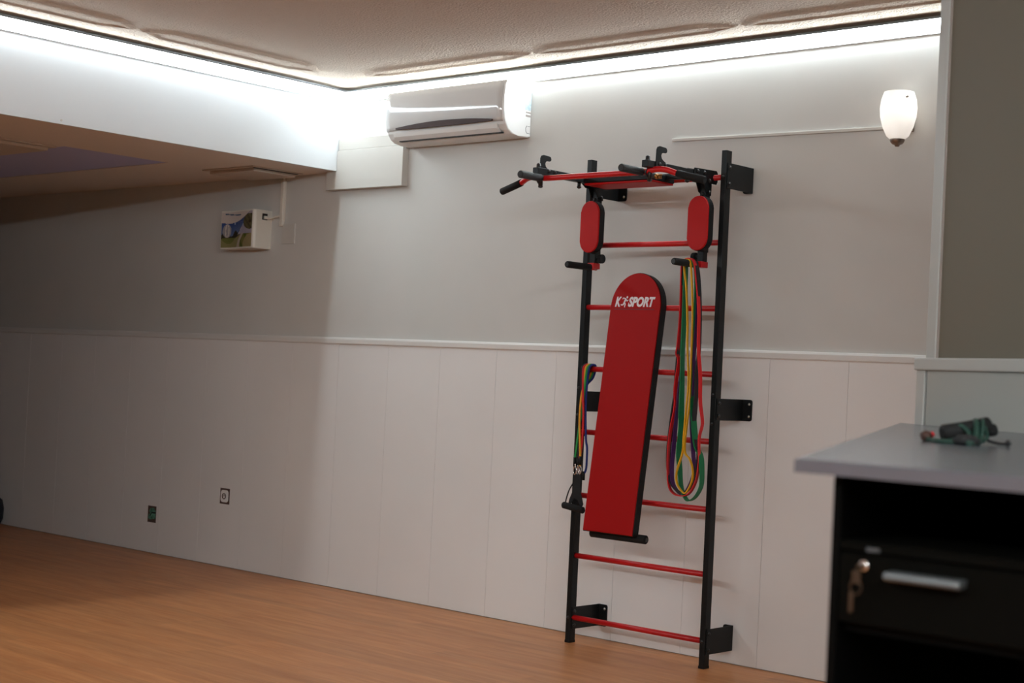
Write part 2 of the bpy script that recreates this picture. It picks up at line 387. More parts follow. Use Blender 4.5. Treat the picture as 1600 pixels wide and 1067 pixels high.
# ------------------------------------------------------------------ pull-up and dip station hooked on the top rungs
st = thing('pull_up_station', 'pull-up bar and dip station with red arm pads hung on the wall bars', 'exercise station', (2.32, -.25, 2.1))
XM = {0: 2.010, 1: 2.610}
for k in (0, 1):
    x = XM[k]
    up = link('dip_upright', box(BM(), x, x + .030, -.250, -.216, 1.748, 2.125, .002), 'black_steel', st)
    # lower red clamp collar
    link('red_collar', box(BM(), x - .002, x + .034, -.262, -.214, 1.722, 1.748, .002), 'red_steel', up)
    # rung hooks: lower bracket clasping rung at 1.834
    b = BM(); prism(b, [(-.216, 1.79), (-.205, 1.79), (-.205, 1.815), (-.205, 1.845), (-.216, 1.86)], x + .004, x + .026, 'x')
    link('rung_hook', b, 'black_steel', up)
    # side plate at the top: wraps over the top rung
    b = BM()
    PL = [(-.335, 2.112), (-.30, 2.088), (-.18, 2.088), (-.172, 2.100), (-.172, 2.136), (-.182, 2.148), (-.345, 2.143), (-.352, 2.118)]
    GL = [(-.30, 2.13), (-.255, 2.05), (-.216, 2.035), (-.214, 2.13)]
    for lo, hi in ((x - .006, x - .001), (x + .031, x + .036)):
        link('side_plate', prism(BM(), PL, lo, hi, 'x', bev=.001), 'black_steel', st); link('gusset_plate', prism(BM(), GL, lo, hi - .001, 'x'), 'black_steel', st)
    b.free(); b = BM()
    for (yy, zz) in ((-.325, 2.130), (-.275, 2.130), (-.235, 2.10), (-.232, 2.05)):
        link('plate_bolt', dome(BM(), (x + .036, yy, zz), (1, 0, 0), .008, .008), 'bolt', st); link('plate_bolt', dome(BM(), (x - .006, yy, zz), (-1, 0, 0), .008, .008), 'bolt', st)
    link('plate_bolt', dome(BM(), (x + .015, -.25, 2.04), (0, -1, 0), .008, .008), 'bolt', st)
    # arm reaching out from the wall
    arm = link('arm', box(BM(), x - .001, x + .031, -.672, -.215, 2.104, 2.134, .0025), 'black_steel', st)
    # J hook on the arm
    J = [(-.622, 2.112), (-.548, 2.112), (-.552, 2.135), (-.572, 2.140), (-.585, 2.148), (-.590, 2.160), (-.586, 2.170), (-.578, 2.174), (-.558, 2.174), (-.550, 2.178), (-.548, 2.186),
         (-.552, 2.194), (-.560, 2.197), (-.600, 2.199), (-.614, 2.194), (-.620, 2.182)]
    link('bag_hook', prism(BM(), J, x - .0065, x - .0015, 'x', bev=.001) if k == 0 else prism(BM(), J, x + .0315, x + .0365, 'x', bev=.001), 'black_steel', arm)
    sx_ = x + .0365 if k else x - .0065
    for yy in (-.600, -.560):
        link('arm_bolt', dome(BM(), (x + .0365 if k else x + .031, yy, 2.124), (1, 0, 0), .008, .008), 'bolt', arm)
    b = BM(); cyl(b, (x + .012, -.648, 2.13), (x + .012, -.648, 2.148), .010); link('arm_bolt', dome(b, (x + .012, -.648, 2.146), (0, 0, 1), .010, .010), 'bolt', arm)
    b = BM(); cyl(b, (x + .012, -.630, 2.055), (x + .012, -.630, 2.105), .010); link('hanging_bolt', dome(b, (x + .012, -.63, 2.055), (0, 0, -1), .011, .008), 'bolt', arm)
    b = BM(); cyl(b, (x + .012, -.365, 2.085), (x + .012, -.365, 2.105), .008); link('hanging_bolt', dome(b, (x + .012, -.365, 2.086), (0, 0, -1), .011, .010), 'bolt', arm)
    # arm pad : red stadium on black base
    cx, cz0, cz1, r = x + .026, 1.843, 1.977, .0525
    def stadium(rr, n=14):
        P = [(cx + rr * math.cos(PI * i / n), cz1 + rr * math.sin(PI * i / n)) for i in range(n + 1)]
        P += [(cx + rr * math.cos(PI + PI * i / n), cz0 + rr * math.sin(PI + PI * i / n)) for i in range(n + 1)]
        return P
    pad = link('arm_pad', prism(BM(), stadium(r), -.287, -.252, 'y', bev=.002), 'black_vinyl', st)
    b = BM(); prism(b, stadium(r - .001), -.297, -.286, 'y', bev=.004); link('pad_cover', b, 'pad_red', pad)
    # dip handle
    hx, hz = (x + .012, 1.728) if k == 0 else (2.613, 1.735)
    b = BM(); cyl(b, (hx, -.262, hz), (hx, -.215, hz), .012); link('handle_socket', b, 'red_steel', st)
    g = link('dip_handle', tube(BM(), [(hx, -.26, hz), (hx, -.412, hz), (hx, -.420, hz), (hx, -.424, hz)], [.0155, .0155, .015, .013], 22), 'foam', st)
    link('handle_end', cyl(BM(), (hx, -.422, hz), (hx, -.4255, hz), .010), 'bolt', g)
    # clamping knob
    b = BM(); kx = x + .030 if k == 0 else x
    s = 1 if k == 0 else -1
    cyl(b, (kx, -.233, 1.768), (kx + s * .018, -.233, 1.768), .008)
    nn = 24; P = []
    for i in range(nn * 2):
        rr = .021 if i % 2 else .0185; a = PI * i / nn; P.append((-.233 + rr * math.cos(a), 1.768 + rr * math.sin(a)))
    lo, hi = sorted((kx + s * .016, kx + s * .034)); prism(b, P, lo, hi, 'x', bev=.001)
    link('clamp_knob', b, 'foam', st)
# pull-up bar
half = [(0, 0, 0), (.10, 0, 0), (.27, 0, 0), (.315, .004, .006), (.345, .010, .010), (.385, .018, .006), (.425, .028, -.008), (.47, .034, -.020), (.553, .045, -.040)]
cxb, yb, zb = 2.312, -.632, 2.089
pts = [(cxb - a, yb + b2, zb + c) for a, b2, c in half[::-1]] + [(cxb + a, yb + b2, zb + c) for a, b2, c in half[1:]]
sp = spline(pts, 5)
bar = link('pull_up_bar', tube(BM(), sp, .0125, 20), 'red_steel', st)
for s in (-1, 1):
    e = [Vector((cxb + s * a, yb + b2, zb + c)) for a, b2, c in (half[-3], half[-2], half[-1])]
    if s > 0: e[0] = e[0].lerp(e[1], .1)
    ext = e[2] + (e[2] - e[1]).normalized() * .004
    link('outer_grip', tube(BM(), [e[0].lerp(e[1], .05), e[1], ext, ext + (e[2] - e[1]).normalized() * .003], [.016, .016, .016, .0135], 22), 'foam', bar)
    gx = cxb + s * .277
    link('neutral_stub', cyl(BM(), (gx, yb, zb), (gx, yb - .03, zb), .0125), 'red_steel', bar)
    o = link('neutral_grip', tube(BM(), [(gx, yb - .012, zb), (gx, yb - .148, zb), (gx, yb - .152, zb)], [.0165, .0165, .014], 24), 'knurl', bar)
    link('u_clamp', tube(BM(), [(cxb + s * .30, yb, 2.105 - .0), (cxb + s * .30, yb - .018, 2.085), (cxb + s * .30, yb, 2.068), (cxb + s * .30, yb + .018, 2.085), (cxb + s * .30, yb, 2.105)], .004, 8), 'bolt', bar)
# folded back pad under the arms
bp = link('back_pad', box(BM(), 2.075, 2.460, -.40, -.235, 2.094, 2.124, .004), 'black_vinyl', st)
link('back_pad_cover', box(BM(), 2.078, 2.457, -.397, -.237, 2.085, 2.095, .004), 'pad_red', bp)
link('pad_crossbar', box(BM(), 2.04, 2.61, -.30, -.27, 2.106, 2.130, .002), 'black_steel', st)
cap = link('grey_plug', cyl(BM(), (2.455, -.47, 2.110), (2.520, -.455, 2.098), .0115), 'grey_foam', st)
b = BM(); cyl(b, (2.520, -.455, 2.098), (2.534, -.452, 2.0955), .0112); 
for i in range(7):
    a = 2 * PI * i / 7; p = Vector((2.532, -.452, 2.0958)) + Vector((0, math.cos(a), math.sin(a))) * .008
    tube(b, [p, p + Vector((.012 + .004 * (i % 3), 0.002 * (i % 2), 0))], .0022, 6)
link('frayed_brass_end', b, 'brass', cap)

# ------------------------------------------------------------------ bench board
bn = thing('bench_board', 'long red bench board with white logo leaning on the wall bars', 'bench', (2.30, -.34, .5))
zt, zbm, yt, ybm = 1.703, .543, -.238, -.385
dv = Vector((0, yt - ybm, zt - zbm)); Lb = dv.length; dv.normalize()
nv = Vector((0, -dv.z, dv.y))            # out of the red face, towards the room
BMX = Matrix(((1, 0, 0, 2.291), (0, nv.y, dv.y, ybm), (0, nv.z, dv.z, zbm), (0, 0, 0, 1)))   # local x across, local y outward, local z up the board
rb = .1405
def arch(rr, z0, top):
    P = [(-rr, z0), (rr, z0)]
    r2 = rr * 1.02
    zc = top - rr * 1.12
    P += [(rr * math.cos(PI * i / 26), zc + rr * 1.12 * math.sin(PI * i / 26)) for i in range(27)]
    return P
base = link('board_base', prism(BM(), arch(rb, 0, Lb), -.044, -.006, 'y', BMX, .003), 'black_vinyl', bn)
cov = link('red_cover', prism(BM(), arch(rb - .003, .003, Lb - .003), -.008, .001, 'y', BMX, .0035), 'red_vinyl', bn)
rol = link('foam_roller', tube(BM(), [BMX @ Vector(p) for p in [(-.128, -.052, -.004), (-.124, -.052, -.004), (.176, -.052, -.004), (.180, -.052, -.004)]], [.015, .0195, .0195, .015], 24), 'foam', bn)
link('roller_end_cap', cyl(BM(), BMX @ Vector((.179, -.052, -.004)), BMX @ Vector((.183, -.052, -.004)), .009), 'bolt', rol)
for x in (-.07, .07):
    link('roller_bracket', box(BM(), x - .012, x + .012, -.072, -.044, -.004, .10, .002, BMX), 'black_steel', bn)
for x in (-.09, .09):      # hooks that hang over the rung at z 1.548
    b = BM(); prism(b, [(-.226, 1.50), (-.226, 1.585), (-.205, 1.590), (-.172, 1.582), (-.172, 1.540), (-.178, 1.540), (-.179, 1.568), (-.205, 1.568), (-.212, 1.560), (-.218, 1.50)], 2.291 + x - .012, 2.291 + x + .012, 'x')
    link('rung_hook', b, 'black_steel', bn)
for x in (-.03, .03): link('board_rail', box(BM(), x - .012, x + .012, -.070, -.044, .15, Lb - .25, .002, BMX), 'black_steel', bn)

# printed wording
def text_mesh(body, size, shear, sx, off=0.0):
    cu = bpy.data.curves.new('t', 'FONT'); cu.body = body; cu.size = size; cu.shear = shear; cu.offset = off; cu.extrude = 0.0006
    cu.resolution_u = 4
    o = bpy.data.objects.new('t', cu); COL.objects.link(o)
    bpy.context.view_layer.update()
    me = bpy.data.meshes.new_from_object(o.evaluated_get(bpy.context.evaluated_depsgraph_get()))
    bpy.data.objects.remove(o); bpy.data.curves.remove(cu)
    xsx = [v.co.x for v in me.vertices]; ysy = [v.co.y for v in me.vertices]
    return me, min(xsx), max(xsx), min(ysy), max(ysy)
def put_text(name, body, x0, x1, z0, z1, shear, off, parent, MX, m):
    """text fitted into local rectangle x0..x1, z0..z1 on the face local y=.0016"""
    me, a0, a1, b0, b1 = text_mesh(body, 1.0, shear, 1, off)
    for v in me.vertices:
        x = x0 + (v.co.x - a0) / (a1 - a0) * (x1 - x0); z = z0 + (v.co.y - b0) / (b1 - b0) * (z1 - z0)
        v.co = MX @ Vector((x, .0016 + (.0004 if v.co.z > 0 else -.0004), z)) - LOC[parent.name]
    me.materials.append(M[m])
    o = bpy.data.objects.new(name, me); COL.objects.link(o); o.parent = parent; LOC[o.name] = LOC[parent.name].copy()
    return o
zl = 1.013            # baseline height along the board
o = put_text('letter', 'K', -.113, -.080, zl, zl + .046, .22, .045, cov, BMX, 'white_print')
o = put_text('lettering', 'SPORT', -.040, .108, zl, zl + .046, .22, .045, cov, BMX, 'white_print')
# running figure between the letters
b = BM()
def limb(pts, wd):
    V = [Vector((x, 0, z)) for x, z in pts]
    for i in range(len(V) - 1):
        d = (V[i + 1] - V[i]); n = Vector((-d.z, 0, d.x)).normalized()
        w0, w1 = wd[i] / 2, wd[i + 1] / 2
        q = [V[i] + n * w0, V[i] - n * w0, V[i + 1] - n * w1, V[i + 1] + n * w1]
        prism(b, [(p.x, p.z) for p in q], .0012, .0022, 'y', BMX)
ox, oz = -.060, zl - .001
limb([(ox + .004, oz + .038), (ox - .003, oz + .020)], [.010, .007])
limb([(ox + .004, oz + .038), (ox - .010, oz + .042), (ox - .014, oz + .036)], [.005, .004, .003])
limb([(ox + .005, oz + .036), (ox + .012, oz + .027), (ox + .019, oz + .033)], [.005, .004, .003])
limb([(ox - .003, oz + .021), (ox + .004, oz + .013), (ox + .001, oz + .001), (ox + .004, oz)], [.007, .006, .004, .003])
limb([(ox - .003, oz + .021), (ox - .008, oz + .010), (ox - .019, oz + .009), (ox - .020, oz + .013)], [.007, .006, .004, .003])
prism(b, [(ox + .011 + .0045 * math.cos(2 * PI * i / 10), oz + .0445 + .0052 * math.sin(2 * PI * i / 10)) for i in range(10)], .0012, .0022, 'y', BMX)
link('runner_emblem', b, 'white_print', cov)
b = BM(); x = -.118
while x < .104:
    wd = random.uniform(.003, .009)
    box(b, x, x + wd, .0012, .0020, zl - .013, zl - .013 + random.uniform(.003, .005), 0, BMX); x += wd + random.uniform(.0015, .003)
link('faint_tagline', b, 'dark_print', cov)

# ------------------------------------------------------------------ loop bands on the right dip handle
BANDS = dict(
 red=[(2.614,1.757),(2.582,1.743),(2.577,1.71),(2.572,1.51),(2.566,1.38),(2.562,1.345),(2.575,1.311),(2.562,1.197),(2.567,1.12),(2.546,1.0),(2.541,.889),(2.551,.784),(2.578,.745),(2.626,.737),(2.665,.755),(2.695,.813),(2.704,.892),(2.699,.985),(2.711,1.041),(2.71,1.072),(2.696,1.145),(2.69,1.254),(2.674,1.372),(2.668,1.542),(2.653,1.682),(2.64,1.74)],
 green=[(2.613,1.7515),(2.593,1.737),(2.591,1.709),(2.593,1.541),(2.592,1.369),(2.598,1.199),(2.6,1.091),(2.604,1.028),(2.597,.923),(2.607,.844),(2.619,.771),(2.648,.724),(2.674,.723),(2.701,.746),(2.722,.79),(2.721,.853),(2.712,.912),(2.682,.973),(2.652,1.173),(2.646,1.253),(2.648,1.371),(2.653,1.541),(2.649,1.681),(2.635,1.737)],
 yellow=[(2.613,1.7515),(2.598,1.745),(2.5965,1.728),(2.599,1.700),(2.606,1.626),(2.609,1.483),(2.615,1.37),(2.628,1.233),(2.623,1.109),(2.618,1.004),(2.615,.924),(2.59,.843),(2.592,.793),(2.621,.757),(2.643,.754),(2.67,.805),(2.671,.854),(2.654,.897),(2.625,.933),(2.631,1.049),(2.638,1.123),(2.638,1.233),(2.636,1.425),(2.636,1.541),(2.635,1.681),(2.630,1.728),(2.626,1.746)],
 purple=[(2.612,1.753),(2.591,1.74),(2.587,1.71),(2.59,1.483),(2.593,1.312),(2.581,1.17),(2.576,1.076),(2.569,.94),(2.564,.858),(2.572,.791),(2.601,.753),(2.632,.744),(2.663,.785),(2.683,.85),(2.672,.928),(2.657,1.05),(2.653,1.124),(2.66,1.204),(2.658,1.297),(2.654,1.342),(2.661,1.484),(2.654,1.654),(2.637,1.735)],
 black=[(2.613,1.755),(2.585,1.743),(2.580,1.71),(2.576,1.569),(2.574,1.425),(2.566,1.269),(2.565,1.17),(2.554,1.064),(2.543,.939),(2.546,.85),(2.567,.784),(2.615,.748),(2.646,.756),(2.68,.8),(2.697,.862),(2.7,.93),(2.671,1.021),(2.672,1.125),(2.675,1.192),(2.671,1.266),(2.678,1.372),(2.672,1.542),(2.657,1.682),(2.639,1.738)])
BW = dict(red=(.019, -.310), green=(.032, -.303), yellow=(.010, -.322), purple=(.022, -.298), black=(.026, -.301))
LBL = dict(red='narrow red loop band hanging from the right dip handle', green='wide green loop band hanging lowest from the right dip handle',
           yellow='thin yellow loop band in the middle of the bunch on the dip handle', purple='purple loop band in the bunch hanging on the dip handle',
           black='black loop band in the bunch hanging on the dip handle')
for k, P in BANDS.items():
    wd, y0 = BW[k]; S = spline([(x + .81 * (-.30 - y0) * max(0, min(1, (1.70 - z) / .2)), y0, z) for x, z in P], 5, True); n = len(S); b = BM(); rings = []
    t = .0022
    for i, p in enumerate(S):
        d = (S[(i + 1) % n] - S[i - 1]).normalized()
        low = max(0, min(1, (1.6 - p.z) / .5))
        tw = .18 * math.sin(9 * p.z + len(k)) * low
        wv = (Vector((math.sin(tw), math.cos(tw), 0)))
        wv = (wv - d * wv.dot(d)).normalized(); nn = d.cross(wv)
        rings.append([b.verts.new(p + wv * (sa * wd / 2) + nn * (sb * t)) for sa, sb in ((-1, -1), (1, -1), (1, 1), (-1, 1))])
    for i in range(n):
        for j in range(4):
            f = b.faces.new((rings[i][j], rings[i][(j + 1) % 4], rings[(i + 1) % n][(j + 1) % 4], rings[(i + 1) % n][j]))
    o = link('loop_band', b, 'rub_' + k, None); tag(o, LBL[k], 'resistance band', 'loop bands on the dip handle'); recenter(o)

# ------------------------------------------------------------------ tube set on the left rung
CL = Vector((2.000, -.247, .800))
def tube_band(k, m, front, dx, label, back_end):
    F = [Vector((x, y, z)) for x, y, z in front]
    t_ = F[0].x
    P = F[::-1] + [Vector((t_, -.212, 1.2795)), Vector((t_, -.195, 1.2835)), Vector((t_ - .002, -.176, 1.274)), Vector((t_ - .022, -.166, 1.225)), Vector((1.938 + dx * .3, -.158, 1.17)), Vector((1.936 + dx * .4, -.156, 1.05)), Vector((1.940 + dx * .4, -.156, .95))]
    b = tube(BM(), spline(P, 5), .0050, 10)
    t = thing('tube_band', label, 'resistance band', (2.0, -.25, .85), 'handled tubes over the left end of a rung')
    link('rubber_tube', b, m, t)
    e = F[-1]; link('end_sleeve', cyl(BM(), e + Vector((0, 0, .012)), e + Vector((0, 0, -.028)), .0068, 12), 'black_vinyl', t)
    return t
tube_band('red', 'rub_red', [(1.986, -.228, 1.262), (1.991, -.232, 1.19), (2.000, -.238, 1.13), (2.009, -.242, 1.07), (2.012, -.243, 1.0), (2.012, -.245, .92), (2.008, -.245, .885), (2.001, -.246, .84)], -.012, 'red rubber tube draped over the rung beside the left post', [(2.0, -.168, .85)])
tube_band('orange', 'rub_orange', [(1.997, -.226, 1.262), (1.993, -.228, 1.19), (1.990, -.240, 1.125), (1.993, -.247, 1.04), (2.001, -.251, .964), (2.008, -.252, .902), (2.013, -.252, .85)], 0.0, 'yellow rubber tube of the set hanging beside the left post', [(2.01, -.166, .86)])
tube_band('lime', 'rub_lime', [(2.008, -.227, 1.262), (2.002, -.228, 1.22), (1.996, -.228, 1.134), (1.986, -.243, .963), (1.982, -.246, .901), (1.976, -.247, .843)], .012, 'bright green rubber tube of the set hanging beside the left post', [(2.012, -.170, .88)])
tube_band('blue', 'rub_blue', [(2.018, -.226, 1.262), (2.008, -.222, 1.2), (2.006, -.224, 1.1), (2.027, -.236, .945), (2.038, -.238, .904), (2.041, -.240, .852), (2.040, -.241, .805), (2.030, -.244, .782)], .024, 'blue rubber tube bowing out right of the hanging set', [(2.022, -.172, .84)])
tube_band('black', 'rub_black', [(1.9755, -.226, 1.262), (1.979, -.228, 1.2), (1.988, -.232, 1.1), (1.990, -.236, .98), (1.990, -.239, .90), (1.988, -.242, .845)], -.0225, 'black rubber tube of the set hanging against the left post', [(1.992, -.166, .88)])
hd = thing('pull_strap', 'black strap handle with chrome clips hanging below the rubber tubes', 'exercise strap', (1.99, -.255, .62))
for cx_, cz_ in ((1.984, .795), (2.000, .790), (2.013, .800)):
    P = [(cx_ + .0085 * math.cos(2 * PI * i / 14), -.250 + .004 * math.sin(cz_ * 900), cz_ + .019 * math.sin(2 * PI * i / 14)) for i in range(15)]
    b = BM(); tube(b, P, .0022, 8, False)
    cyl(b, (cx_, -.25, cz_ + .018), (cx_, -.25, cz_ + .03), .004, 8)
    link('carabiner', b, 'chrome', hd)
b = BM()
box(b, 2.009, 2.018, -.256, -.250, .818, .836, .001); link('yellow_tag', b, 'rub_yellow', hd)
b = BM()
prism(b, [(1.982, .778), (2.018, .778), (2.022, .70), (2.040, .645), (2.030, .625), (2.010, .660), (1.985, .668), (1.962, .635), (1.950, .62), (1.958, .66), (1.976, .70)], -.252, -.248, 'y')
link('webbing_strap', b, 'dark_cloth', hd)
link('strap_loop', tube(BM(), spline([(1.975, -.25, .735), (1.955, -.25, .705), (1.940, -.25, .665), (1.934, -.25, .635)], 5), .003, 8), 'dark_cloth', hd)
link('grip', tube(BM(), [(1.926, -.256, .632), (1.93, -.256, .632), (2.045, -.256, .618), (2.049, -.256, .618)], [.012, .0155, .0155, .012], 18), 'foam', hd)

# ------------------------------------------------------------------ air conditioner
ac = thing('air_conditioner', 'white wall-mounted air conditioner indoor unit in the upper corner', 'air conditioner', (.96, 0, 2.4))
X0, X1 = .548, 1.386
prof = [(0, 2.664), (-.165, 2.668), (-.188, 2.662), (-.198, 2.64), (-.203, 2.58), (-.203, 2.52), (-.197, 2.475), (-.185, 2.445), (-.165, 2.420), (-.135, 2.404), (-.09, 2.399), (-.02, 2.399), (0, 2.405)]
link('body', prism(BM(), prof, X0, X1, 'x', bev=.006), 'ac_body', ac)
# front panel, slightly bowed, proud of the body
b = BM(); NX, rows = 24, [(-.186, 2.664), (-.199, 2.655), (-.2045, 2.62), (-.2065, 2.575), (-.2065, 2.535), (-.204, 2.505), (-.199, 2.478), (-.1925, 2.458)]
G = []
for i in range(NX + 1):
    u = i / NX; x = X0 + .001 + (X1 - X0 - .014) * u
    G.append([b.verts.new((x, y - .004 * (1 - (2 * u - 1) ** 2), z - (.0 if j < 5 else (j - 4) * .004 * (1 - (2 * u - 1) ** 2) * -1))) for j, (y, z) in enumerate(rows)])
for i in range(NX):
    for j in range(len(rows) - 1):
        f = b.faces.new((G[i][j], G[i + 1][j], G[i + 1][j + 1], G[i][j + 1])); f.smooth = True
r_ = bmesh.ops.extrude_face_region(b, geom=list(b.faces)); bmesh.ops.translate(b, vec=(0, .006, 0), verts=[v for v in r_['geom'] if isinstance(v, bmesh.types.BMVert)])
link('front_panel', b, 'ac_gloss', ac)
# smoked crescent
b = BM(); up_, lo_ = [], []
for i in range(21):
    u = i / 20; x = .634 + (1.315 - .634) * u
    up_.append((x, 2.4735 + .018 * (1 - (2 * u - 1) ** 2) - .004 + .001)); lo_.append((x, 2.4615 - .003 * (1 - (2 * u - 1) ** 2)))
V = [[b.verts.new((x, -.2125 - dy, z)) for x, z in L_] for L_ in (up_, lo_) for dy in (0,)]
for i in range(20): b.faces.new((V[0][i], V[0][i + 1], V[1][i + 1], V[1][i]))
r_ = bmesh.ops.extrude_face_region(b, geom=list(b.faces)); bmesh.ops.translate(b, vec=(0, .010, 0), verts=[v for v in r_['geom'] if isinstance(v, bmesh.types.BMVert)])
link('display_strip', b, 'ac_dark', ac)
# louvre under the front
b = BM(); prism(b, [(-.198, 2.449), (-.192, 2.449), (-.156, 2.412), (-.168, 2.410), (-.190, 2.428)], .60, 1.335, 'x', bev=.001); link('louvre', b, 'ac_body', ac)
b = BM(); box(b, .62, 1.345, -.168, -.150, 2.4055, 2.411); link('outlet_gap', b, 'slot', ac)
b = BM(); prism(b, [(-.006, 2.42), (-.028, 2.42), (-.036, 2.428), (-.038, 2.445), (-.032, 2.457), (-.006, 2.457)], X1 - .001, X1 + .0008, 'x'); link('pipe_knockout', b, 'slot', ac)
b = BM(); prism(b, [(-.006, 2.4215), (-.0275, 2.4215), (-.0345, 2.429), (-.0365, 2.444), (-.031, 2.4555), (-.006, 2.4555)], X1, X1 + .0014, 'x'); link('knockout_cover', b, 'ac_body', ac)
b = BM(); box(b, X1, X1 + .0012, -.046, -.004, 2.535, 2.625); link('rating_label', b, 'sticker', ac)
b = BM()
for i in range(4): box(b, X1, X1 + .0012, -.040 + .009 * i, -.034 + .009 * i, 2.502, 2.512); box(b, X1, X1 + .0012, -.040 + .009 * i, -.034 + .009 * i, 2.520, 2.527)
link('barcode_label', b, 'joint', ac)
# trunking and boxed-in section under it
tr = link('pipe_trunking', box(BM(), .002, .56, -.042, 0, 2.413, 2.480, .004), 'plate', None); tag(tr, 'white horizontal pipe trunking left of the air conditioner', 'trunking'); recenter(tr)
bx = link('boxed_pipe_cover', box(BM(), -.085, .525, -.046, -.0, 2.197, 2.412, .002), 'wall', None)
bx.data.materials[0] = M['plate']; tag(bx, 'flat boxed pipe cover on the wall below the air conditioner', 'pipe cover'); recenter(bx)

# mini duct to the lamp
b = BM(); DM = Matrix.Translation((2.268, 0, 2.332)) @ Matrix.Rotation(math.atan2(.019, 1.09), 4, 'Y')
box(b, 0, 1.13, -.011, 0, -.007, .007, .002, DM)
o = link('cable_duct', b, 'plate', None); tag(o, 'thin cable duct on the wall leading to the wall lamp', 'cable duct'); recenter(o)

# ------------------------------------------------------------------ wall lamp
lamp = thing('wall_lamp', 'lit frosted glass wall sconce with metal tip near the partition', 'lamp', (3.46, 0, 2.33))
gl = bpy.data.materials.new('frosted_glass'); gl.use_nodes = True
n, l = gl.node_tree.nodes, gl.node_tree.links; n.clear()
out = n.new('ShaderNodeOutputMaterial'); ad = n.new('ShaderNodeAddShader'); mx = n.new('ShaderNodeMixShader')
tr_ = n.new('ShaderNodeBsdfTranslucent'); df = n.new('ShaderNodeBsdfDiffuse'); em = n.new('ShaderNodeEmission')
tr_.inputs[0].default_value = (.95, .92, .88, 1); df.inputs[0].default_value = (.80, .77, .74, 1); em.inputs[0].default_value = (1, .93, .87, 1); em.inputs[1].default_value = .06
mx.inputs[0].default_value = .5
l.new(tr_.outputs[0], mx.inputs[1]); l.new(df.outputs[0], mx.inputs[2]); l.new(mx.outputs[0], ad.inputs[0]); l.new(em.outputs[0], ad.inputs[1]); l.new(ad.outputs[0], out.inputs[0])
M['glass_shade'] = gl
LX = 3.455
prof = [(.026, 2.245), (.045, 2.262), (.062, 2.300), (.072, 2.340), (.0745, 2.375), (.070, 2.41), (.060, 2.440)]
b = BM(); lathe(b, prof, (LX, -.085, 0), 'z', 40)
b.faces.ensure_lookup_table()
for f in [f for f in b.faces if len(f.verts) > 6]: b.faces.remove(f) if False else None
top = [f for f in b.faces if len(f.verts) > 6 and f.calc_center_median().z > 2.42]
bmesh.ops.delete(b, geom=top, context='FACES')
link('glass_shade', b, 'glass_shade', lamp)
b = BM(); lathe(b, [(.004, 2.219), (.009, 2.220), (.011, 2.226), (.020, 2.229), (.027, 2.236), (.030, 2.246), (.030, 2.252)], (LX, -.085, 0), 'z', 28); link('metal_tip', b, 'nickel', lamp)
b = BM(); box(b, LX - .03, LX + .03, -.012, 0, 2.29, 2.40, .004); cyl(b, (LX, -.01, 2.34), (LX, -.07, 2.34), .006); link('wall_plate', b, 'nickel', lamp)
b = BM(); lathe(b, [(.001, 2.355), (.014, 2.362), (.020, 2.378), (.016, 2.394), (.001, 2.402)], (LX, -.085, 0), 'z', 16); link('bulb', b, emissive('bulb_glow', (1, .90, .82), 11), lamp)
link('shade_clip', tube(BM(), [(LX + .058, -.13, 2.41), (LX + .066, -.135, 2.41)], .004, 8), 'nickel', lamp)

# ------------------------------------------------------------------ things under the dropped ceiling
un = thing('wall_unit', 'small white wall box with landscape picture and wavy front', 'wall box', (-.76, 0, 1.98))
# front wavy in plan
def wav(u): return -.108 + .020 * math.sin(2 * PI * (u * .62 + .12))
xa, xb = -.948, -.598
N = 24; b = BM(); pts = [(xa + (xb - .020 - xa) * i / N, wav(i / N)) for i in range(N + 1)]
yl = pts[-1][1]
pts += [(xb - .020 + .020 * math.sin(a), yl + .020 * (1 - math.cos(a))) for a in [PI / 2 * k / 6 for k in range(1, 7)]]
pts += [(xb, 0), (xa, 0)]
link('housing', prism(b, pts, 1.878, 2.102, 'z', bev=.002), 'box', un)
